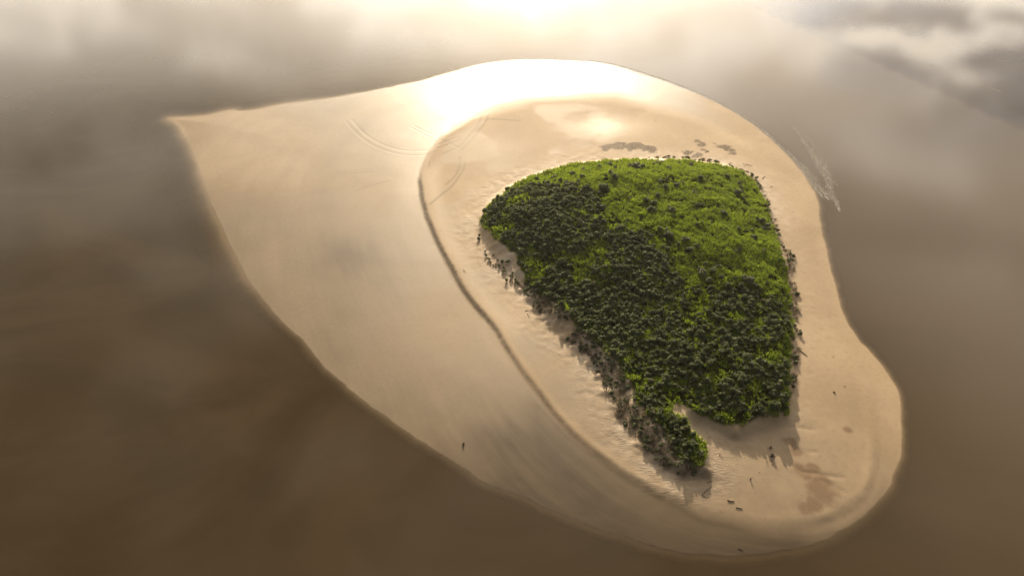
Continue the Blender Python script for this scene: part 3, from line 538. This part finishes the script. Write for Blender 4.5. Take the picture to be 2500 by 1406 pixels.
# the 300 that show largest stand alone
order = np.argsort(-(size / np.sqrt(px ** 2 + py ** 2 + 115 ** 2)))
solo, rest = order[:SOLO], order[SOLO:]
def place(name, me, x, y, z, s, h, rz):
    o = bpy.data.objects.new(name, me); C.objects.link(o); o.location = (x, y, z); o.scale = (s, s, h); o.rotation_euler = (0, 0, rz); return o
for i in solo:
    o = place('scrub_shrub', SH_ME[int(r.integers(0, 8))], px[i], py[i], zz[i], size[i], hgt[i], r.uniform(0, 6.28))
    tag(o, 'rounded dark green shrub packed among others in the dense scrub on the shaded dune slope', 'shrub', 'shrubs of the dense dune scrub')
sv, sf, st = merge(SH, px[rest], py[rest], zz[rest], size[rest], hgt[rest], r)
tag(link('dense_scrub', mesh_np('dense_scrub', sv, sf, dict(tint=st)), SHRUB_M), 'dense dark green scrub covering the shaded half of the dune', 'scrub', kind='stuff')
print('scrub', len(px), len(sf))

# lone bushes out on the bright grass
def lone_label(x, y, s):
    size_w = 'large' if s > 2.2 else ('small' if s < 1.55 else 'medium')
    return size_w
for k, (x, y, s) in enumerate(LONE):
    o = place('grass_bush', None, x, y, zat(x, y) - .05, s * 1.2, s * 1.0, r.uniform(0, 6.28))
    tag(o, LONE_LABELS[k], 'bush', 'dark bushes dotted over the bright green grass')
    link('crown', CROWN_ME[k % 8], None, o); link('stem', STEM_ME[k % 8], None, o)
dx, dy = scatter(min(vx), max(vx), min(vy), max(vy), 3.1, .48, r)
dk = (sample(VD, dx, dy) > .8) & ~inside(dx, dy, SCRUB) & (fbm(dx, dy, 8, 271, 3) > .53); dx, dy = dx[dk], dy[dk]
for k in range(len(dx)):
    s = r.uniform(.45, .95)
    o = place('tiny_bush', SH_ME[k % 8], dx[k], dy[k], zat(dx[k], dy[k]) - .03, s * 1.2, s, r.uniform(0, 6.28))
    tag(o, 'tiny dark bush scattered among the bright tufted grass of the dune top', 'bush', 'tiny bushes scattered in the bright grass')
print('tiny', len(dx))
for k, (x, y, s) in enumerate(OUTSHRUB):
    o = place('sand_bush', SH_ME[(k + 3) % 8], x, y, zat(x, y) - .04, s, s * .95, r.uniform(0, 6.28))
    tag(o, OUT_LABELS[k], 'bush', 'small bushes on bare sand at the foot of the dune')

# grass
GR = [tuft_variant(300 + i, 20, .62, .5, .06) for i in range(8)]
gx_, gy_ = scatter(min(vx) - 2, max(vx) + 2, min(vy) - 2, max(vy) + 2, .66, .42, r)
gk = (sample(VD, gx_, gy_) > -.3) & (fbm(gx_, gy_, 1.5, 231, 3) > .34); gx_, gy_ = gx_[gk], gy_[gk]
insc = inside(gx_, gy_, SCRUB) & (fbm(gx_, gy_, 5, 235, 3) < .56); gk = ~insc | (r.uniform(0, 1, len(gx_)) < .4); gx_, gy_ = gx_[gk], gy_[gk]
gs = r.uniform(.8, 1.4, len(gx_)) * (.8 + .5 * fbm(gx_, gy_, 3, 233, 2))
fresh = np.exp(-((gx_ - FRESH[0]) ** 2 + (gy_ - FRESH[1]) ** 2) / 20 ** 2)        # lush patch
bright = np.clip((fbm(gx_, gy_, 6, 241, 4) - .34) * .9 + .34 * fresh + r.uniform(-.12, .16, len(gx_)), 0, .5)
bright = bright * (.35 + .65 * sst(gy_, 98, 120))
gv, gf, gt = merge(GR, gx_, gy_, sample(GZ, gx_, gy_), gs, gs * (.7 + .6 * fbm(gx_, gy_, 1.6, 243, 2)), r, bright)
tag(link('dune_grass', mesh_np('dune_grass', gv, gf, dict(tint=gt)), GRASS_M), 'bright green tufted grass covering the top of the dune', 'grass', kind='stuff')
print('grass', len(gx_), len(gf))

# dry tussocks on the eroding bank
TU = [tuft_variant(400 + i, 55, .75, .62, .035) for i in range(5)]
TU_ME = []
for v, f, t in TU: TU_ME.append(mesh_np('tussock', v, f, dict(tint=t))); TU_ME[-1].materials.append(TUSS_M)
tx = [p[0] for p in TUSSOCKAREA]; ty = [p[1] for p in TUSSOCKAREA]
qx, qy = scatter(min(tx) - 1, max(tx) + 1, min(ty) - 1, max(ty) + 1, 1.12, .45, r)
kk = inside(qx, qy, TUSSOCKAREA) & (fbm(qx, qy, 4, 251, 3) > .36); qx, qy = qx[kk][:298], qy[kk][:298]
for x, y in zip(qx, qy):
    s = r.uniform(.7, 1.35)
    if r.uniform() < .5:
        o = place('bank_shrub', SH_ME[int(r.integers(0, 8))], x, y, zat(x, y) - .05, s * 1.1, s * .8, r.uniform(0, 6.28))
        tag(o, 'small dark shrub between dry tussocks on the eroding sandy bank below the scrub', 'shrub', 'small shrubs along the near bank'); continue
    o = place('dry_tussock', TU_ME[int(r.integers(0, 5))], x, y, zat(x, y) - .05, s * 1.1, s * .8, r.uniform(0, 6.28))
    tag(o, 'dry grey brown grass tussock on the eroding sandy bank below the scrub', 'tussock', 'dry tussocks along the near bank')
nt1 = len(qx)
edge = smooth_open([p for p in DUNE if p[0] > 50][:20], 10)
cnt = 0
for x, y in edge:
    if y < 103 or r.uniform() < .2: continue
    x += r.uniform(-2.6, 0.1); y += r.uniform(-.8, .8); s = r.uniform(.7, 1.3); cnt += 1
    if r.uniform() < .55:
        o = place('edge_tussock', TU_ME[int(r.integers(0, 5))], x, y, zat(x, y) - .05, s * 1.2, s * .8, r.uniform(0, 6.28))
        tag(o, 'dry dark tussock at the right hand foot of the dune beside the clean beach', 'tussock', 'tussocks along the right foot of the dune')
    else:
        o = place('edge_shrub', SH_ME[int(r.integers(0, 8))], x, y, zat(x, y) - .05, s * 1.3, s * 1.1, r.uniform(0, 6.28))
        tag(o, 'dark shrub at the right hand foot of the dune beside the clean beach', 'shrub', 'shrubs along the right foot of the dune')
print('tussocks', nt1, cnt)

# ------------------------------------------------------------------ drift weed, foam
def flecks(pts, size, zoff, r, flat=.35):
    n = len(pts); P3 = np.column_stack([pts, sample(GZ, pts[:, 0], pts[:, 1]) + zoff]); V = np.empty((n, 4, 3)); s = size * r.uniform(.5, 1.6, n)
    a = r.uniform(0, 6.283, n); e = r.uniform(.35, .9, n)
    for k in range(3):
        th = a + k * 2.094
        V[:, k, 0] = P3[:, 0] + np.cos(th) * s; V[:, k, 1] = P3[:, 1] + np.sin(th) * s * e; V[:, k, 2] = P3[:, 2] - .02
    V[:, 3] = P3; V[:, 3, 2] += s * flat
    k = np.arange(n)[:, None] * 4
    F = np.concatenate([k + np.array([0, 1, 3]), k + np.array([1, 2, 3]), k + np.array([2, 0, 3])])
    return V.reshape(-1, 3), F, np.repeat(r.uniform(0, .99, n), 4)
m_ = (np.maximum(wl * sst(GY, 112, 135), pat * .7) > r.uniform(.08, .9, GX.shape)) & (GZ > .15)
bx, by = GX[m_], GY[m_]
pts = np.column_stack([np.repeat(bx, 4), np.repeat(by, 4)]) + r.normal(0, .38, (len(bx) * 4, 2))
wv, wf_, wt = flecks(pts, .105, .01, r)
tag(link('drift_weed', mesh_np('drift_weed', wv, wf_, dict(tint=wt)), WEED_M), 'brown flecks of drift weed strewn along the old tide line', 'drift weed', kind='stuff')
print('weed', len(pts))
FV, FF = [], []; o_ = 0
for t, (n, wd, sz) in zip(FOAM, FOAM_SPEC):
    c = smooth_open(t, 12); tt = r.uniform(0, len(c) - 1.001, n); i = tt.astype(int); f = (tt - i)[:, None]
    p = c[i] * (1 - f) + c[i + 1] * f; d = c[i + 1] - c[i]; d /= np.linalg.norm(d, axis=1, keepdims=True); q = np.column_stack([-d[:, 1], d[:, 0]])
    taper = np.sin(np.clip(tt / (len(c) - 1), 0.02, .98) * math.pi)[:, None] ** .6
    off = r.normal(size=(n, 1)) * wd * taper + (fbm(p[:, 0], p[:, 1], 5, 261, 3)[:, None] - .5) * wd * 2.2
    p = p + q * off
    L = sz * r.uniform(.6, 4.0, (n, 1)); W = L * r.uniform(.05, .14, (n, 1)); dd = d + r.normal(size=d.shape) * .10
    qq = np.column_stack([-dd[:, 1], dd[:, 0]])
    cor = np.stack([p - dd * L, p - qq * W, p + dd * L, p + qq * W], 1)
    z = np.repeat(r.uniform(.006, .06, (n, 1, 1)), 4, 1); FV.append(np.concatenate([cor, z], -1).reshape(-1, 3)); FF.append(np.arange(n * 4).reshape(-1, 4) + o_); o_ += n * 4
tag(link('sea_foam', mesh_np('sea_foam', np.concatenate(FV), np.concatenate(FF)), FOAM_M), 'thin white foam streaks and ripple crests along the shore', 'foam', kind='stuff')

# ------------------------------------------------------------------ driftwood
def log_mesh(L, d, seed, bend=.06):
    r = np.random.default_rng(seed); V, F = [], []; n, k = 9, 8
    for i in range(n):
        t = i / (n - 1); rad = d / 2 * (1 - .38 * t) * r.uniform(.9, 1.1); off = math.sin(t * math.pi) * bend * L
        for j in range(k):
            a = j * 6.283 / k; q = rad * r.uniform(.85, 1.12); V.append(((t - .5) * L + (r.uniform(-.06, .06) * d if i in (0, n - 1) else 0), off + math.cos(a) * q, math.sin(a) * q + d * .38))
    for i in range(n - 1):
        for j in range(k): F.append((i * k + j, i * k + (j + 1) % k, (i + 1) * k + (j + 1) % k, (i + 1) * k + j))
    V.append((-L / 2 + .03, 0, d * .38)); V.append((L / 2 - .02, 0, d * .38)); c0, c1 = len(V) - 2, len(V) - 1
    for j in range(k): F.append((c0, (j + 1) % k, j, j)); F.append((c1, (n - 1) * k + j, (n - 1) * k + (j + 1) % k, (n - 1) * k + (j + 1) % k))
    me = bpy.data.meshes.new('log'); me.from_pydata(V, [], [tuple(dict.fromkeys(f)) for f in F]); me.update(); me.materials.append(WOOD); return me
def branch_mesh(L, d, seed, bend):
    r = np.random.default_rng(seed); V, F = [], []; o = 0
    t = r.uniform(.45, .95); bl = L * r.uniform(.14, .28); a = r.choice([-1, 1]) * r.uniform(.5, 1.1); p0 = np.array([(t - .5) * L, math.sin(t * math.pi) * bend * L, d * .4])
    dirv = np.array([math.cos(a), math.sin(a), .12]); br = d * .22
    for q, rr in ((0, br), (.5, br * .8), (1, br * .35)):
        cpt = p0 + dirv * bl * q
        for j in range(4):
            an = j * 1.571; V.append(tuple(cpt + np.array([-math.sin(a) * math.cos(an) * rr, math.cos(a) * math.cos(an) * rr, math.sin(an) * rr])))
    for s_ in range(2):
        for j in range(4): F.append((s_ * 4 + j, s_ * 4 + (j + 1) % 4, s_ * 4 + 4 + (j + 1) % 4, s_ * 4 + 4 + j))
    F.append((8, 9, 10, 11))
    me = bpy.data.meshes.new('branch'); me.from_pydata(V, [], F); me.update(); me.materials.append(WOOD); return me
for k, (key, (xa, ya, xb, yb, d)) in enumerate(LOGS.items()):
    L = math.hypot(xb - xa, yb - ya); cx, cy = (xa + xb) / 2, (ya + yb) / 2
    name, lab, br = LOG_INFO[key]
    bend = .04 if key != 'l' else -.06
    o = link(name, log_mesh(max(L, .9), max(d, .11), 500 + k, bend))
    for q in range(br): link('branch', branch_mesh(max(L, .9), max(d, .11), 600 + 7 * k + q, bend), None, o)
    za, zb = zat(xa, ya), zat(xb, yb)
    o.location = (cx, cy, (za + zb) / 2); o.rotation_euler = (0, -math.atan2(zb - za, max(L, .9)), math.atan2(yb - ya, xb - xa))
    tag(o, lab, 'driftwood', 'driftwood on the sand')
def stump_mesh(h, d, seed):
    r = np.random.default_rng(seed); V, F = [], []; k = 8; n = 5
    for i in range(n):
        t = i / (n - 1); rad = d / 2 * (1.5 - .8 * t ** .6)
        for j in range(k):
            a = j * 6.283 / k; q = rad * r.uniform(.8, 1.2); V.append((math.cos(a) * q + t * h * .12, math.sin(a) * q, t * h * (1 + (r.uniform(-.12, .12) if i == n - 1 else 0)) - .08))
    for i in range(n - 1):
        for j in range(k): F.append((i * k + j, i * k + (j + 1) % k, (i + 1) * k + (j + 1) % k, (i + 1) * k + j))
    F.append(tuple((n - 1) * k + j for j in range(k)))
    me = bpy.data.meshes.new('stump'); me.from_pydata(V, [], F); me.update(); me.materials.append(WOOD); return me
def root_mesh(h, d, seed):
    r = np.random.default_rng(seed); V, F = [], []
    a = r.uniform(0, 6.283); L = h * r.uniform(.6, 1.2); rr = d * .2; z1 = r.uniform(-.05, h * .8)
    for q, s in ((0, 1.), (.5, .8), (1, .3)):
        c = np.array([math.cos(a) * L * q, math.sin(a) * L * q, h * .35 + (z1 - h * .35) * q])
        for j in range(4): an = j * 1.571; V.append(tuple(c + np.array([-math.sin(a) * math.cos(an), math.cos(a) * math.cos(an), math.sin(an)]) * rr * s))
    for s_ in range(2):
        for j in range(4): F.append((s_ * 4 + j, s_ * 4 + (j + 1) % 4, s_ * 4 + 4 + (j + 1) % 4, s_ * 4 + 4 + j))
    F.append((8, 9, 10, 11))
    me = bpy.data.meshes.new('root'); me.from_pydata(V, [], F); me.update(); me.materials.append(WOOD); return me
for k, (key, (x, y)) in enumerate(POSTS.items()):
    name, lab, h, d, roots = POST_INFO[key]
    o = link(name, stump_mesh(h, d, 700 + k))
    for q in range(roots): link('root', root_mesh(h, d, 800 + 11 * k + q), None, o)
    o.location = (x, y, zat(x, y)); o.rotation_euler = (0, 0, k * 1.3)
    tag(o, lab, 'driftwood', 'driftwood on the sand')

# ------------------------------------------------------------------ warm sea haze in the air
def haze():
    x0, x1, y0, y1, z0, z1 = -900, 900, -120, 1500, -3.2, 121.5
    V = np.array([(x, y, z) for z in (z0, z1) for y in (y0, y1) for x in (x0, x1)], float)
    F = np.array([(0, 2, 3, 1), (4, 5, 7, 6), (0, 1, 5, 4), (2, 6, 7, 3), (0, 4, 6, 2), (1, 3, 7, 5)])
    m, nt = mat('haze'); v = N(nt, 'ShaderNodeVolumePrincipled')
    v.inputs['Color'].default_value = (1.0, .95, .86, 1); v.inputs['Density'].default_value = HAZE_DENSITY; v.inputs['Anisotropy'].default_value = .72
    o = N(nt, 'ShaderNodeOutputMaterial'); nt.links.new(v.outputs[0], o.inputs['Volume'])
    tag(link('haze', mesh_np('haze', V, F), m), 'thin warm haze hanging over the water and the sand bar', 'haze', kind='stuff')
HAZE_DENSITY = .00010
haze()
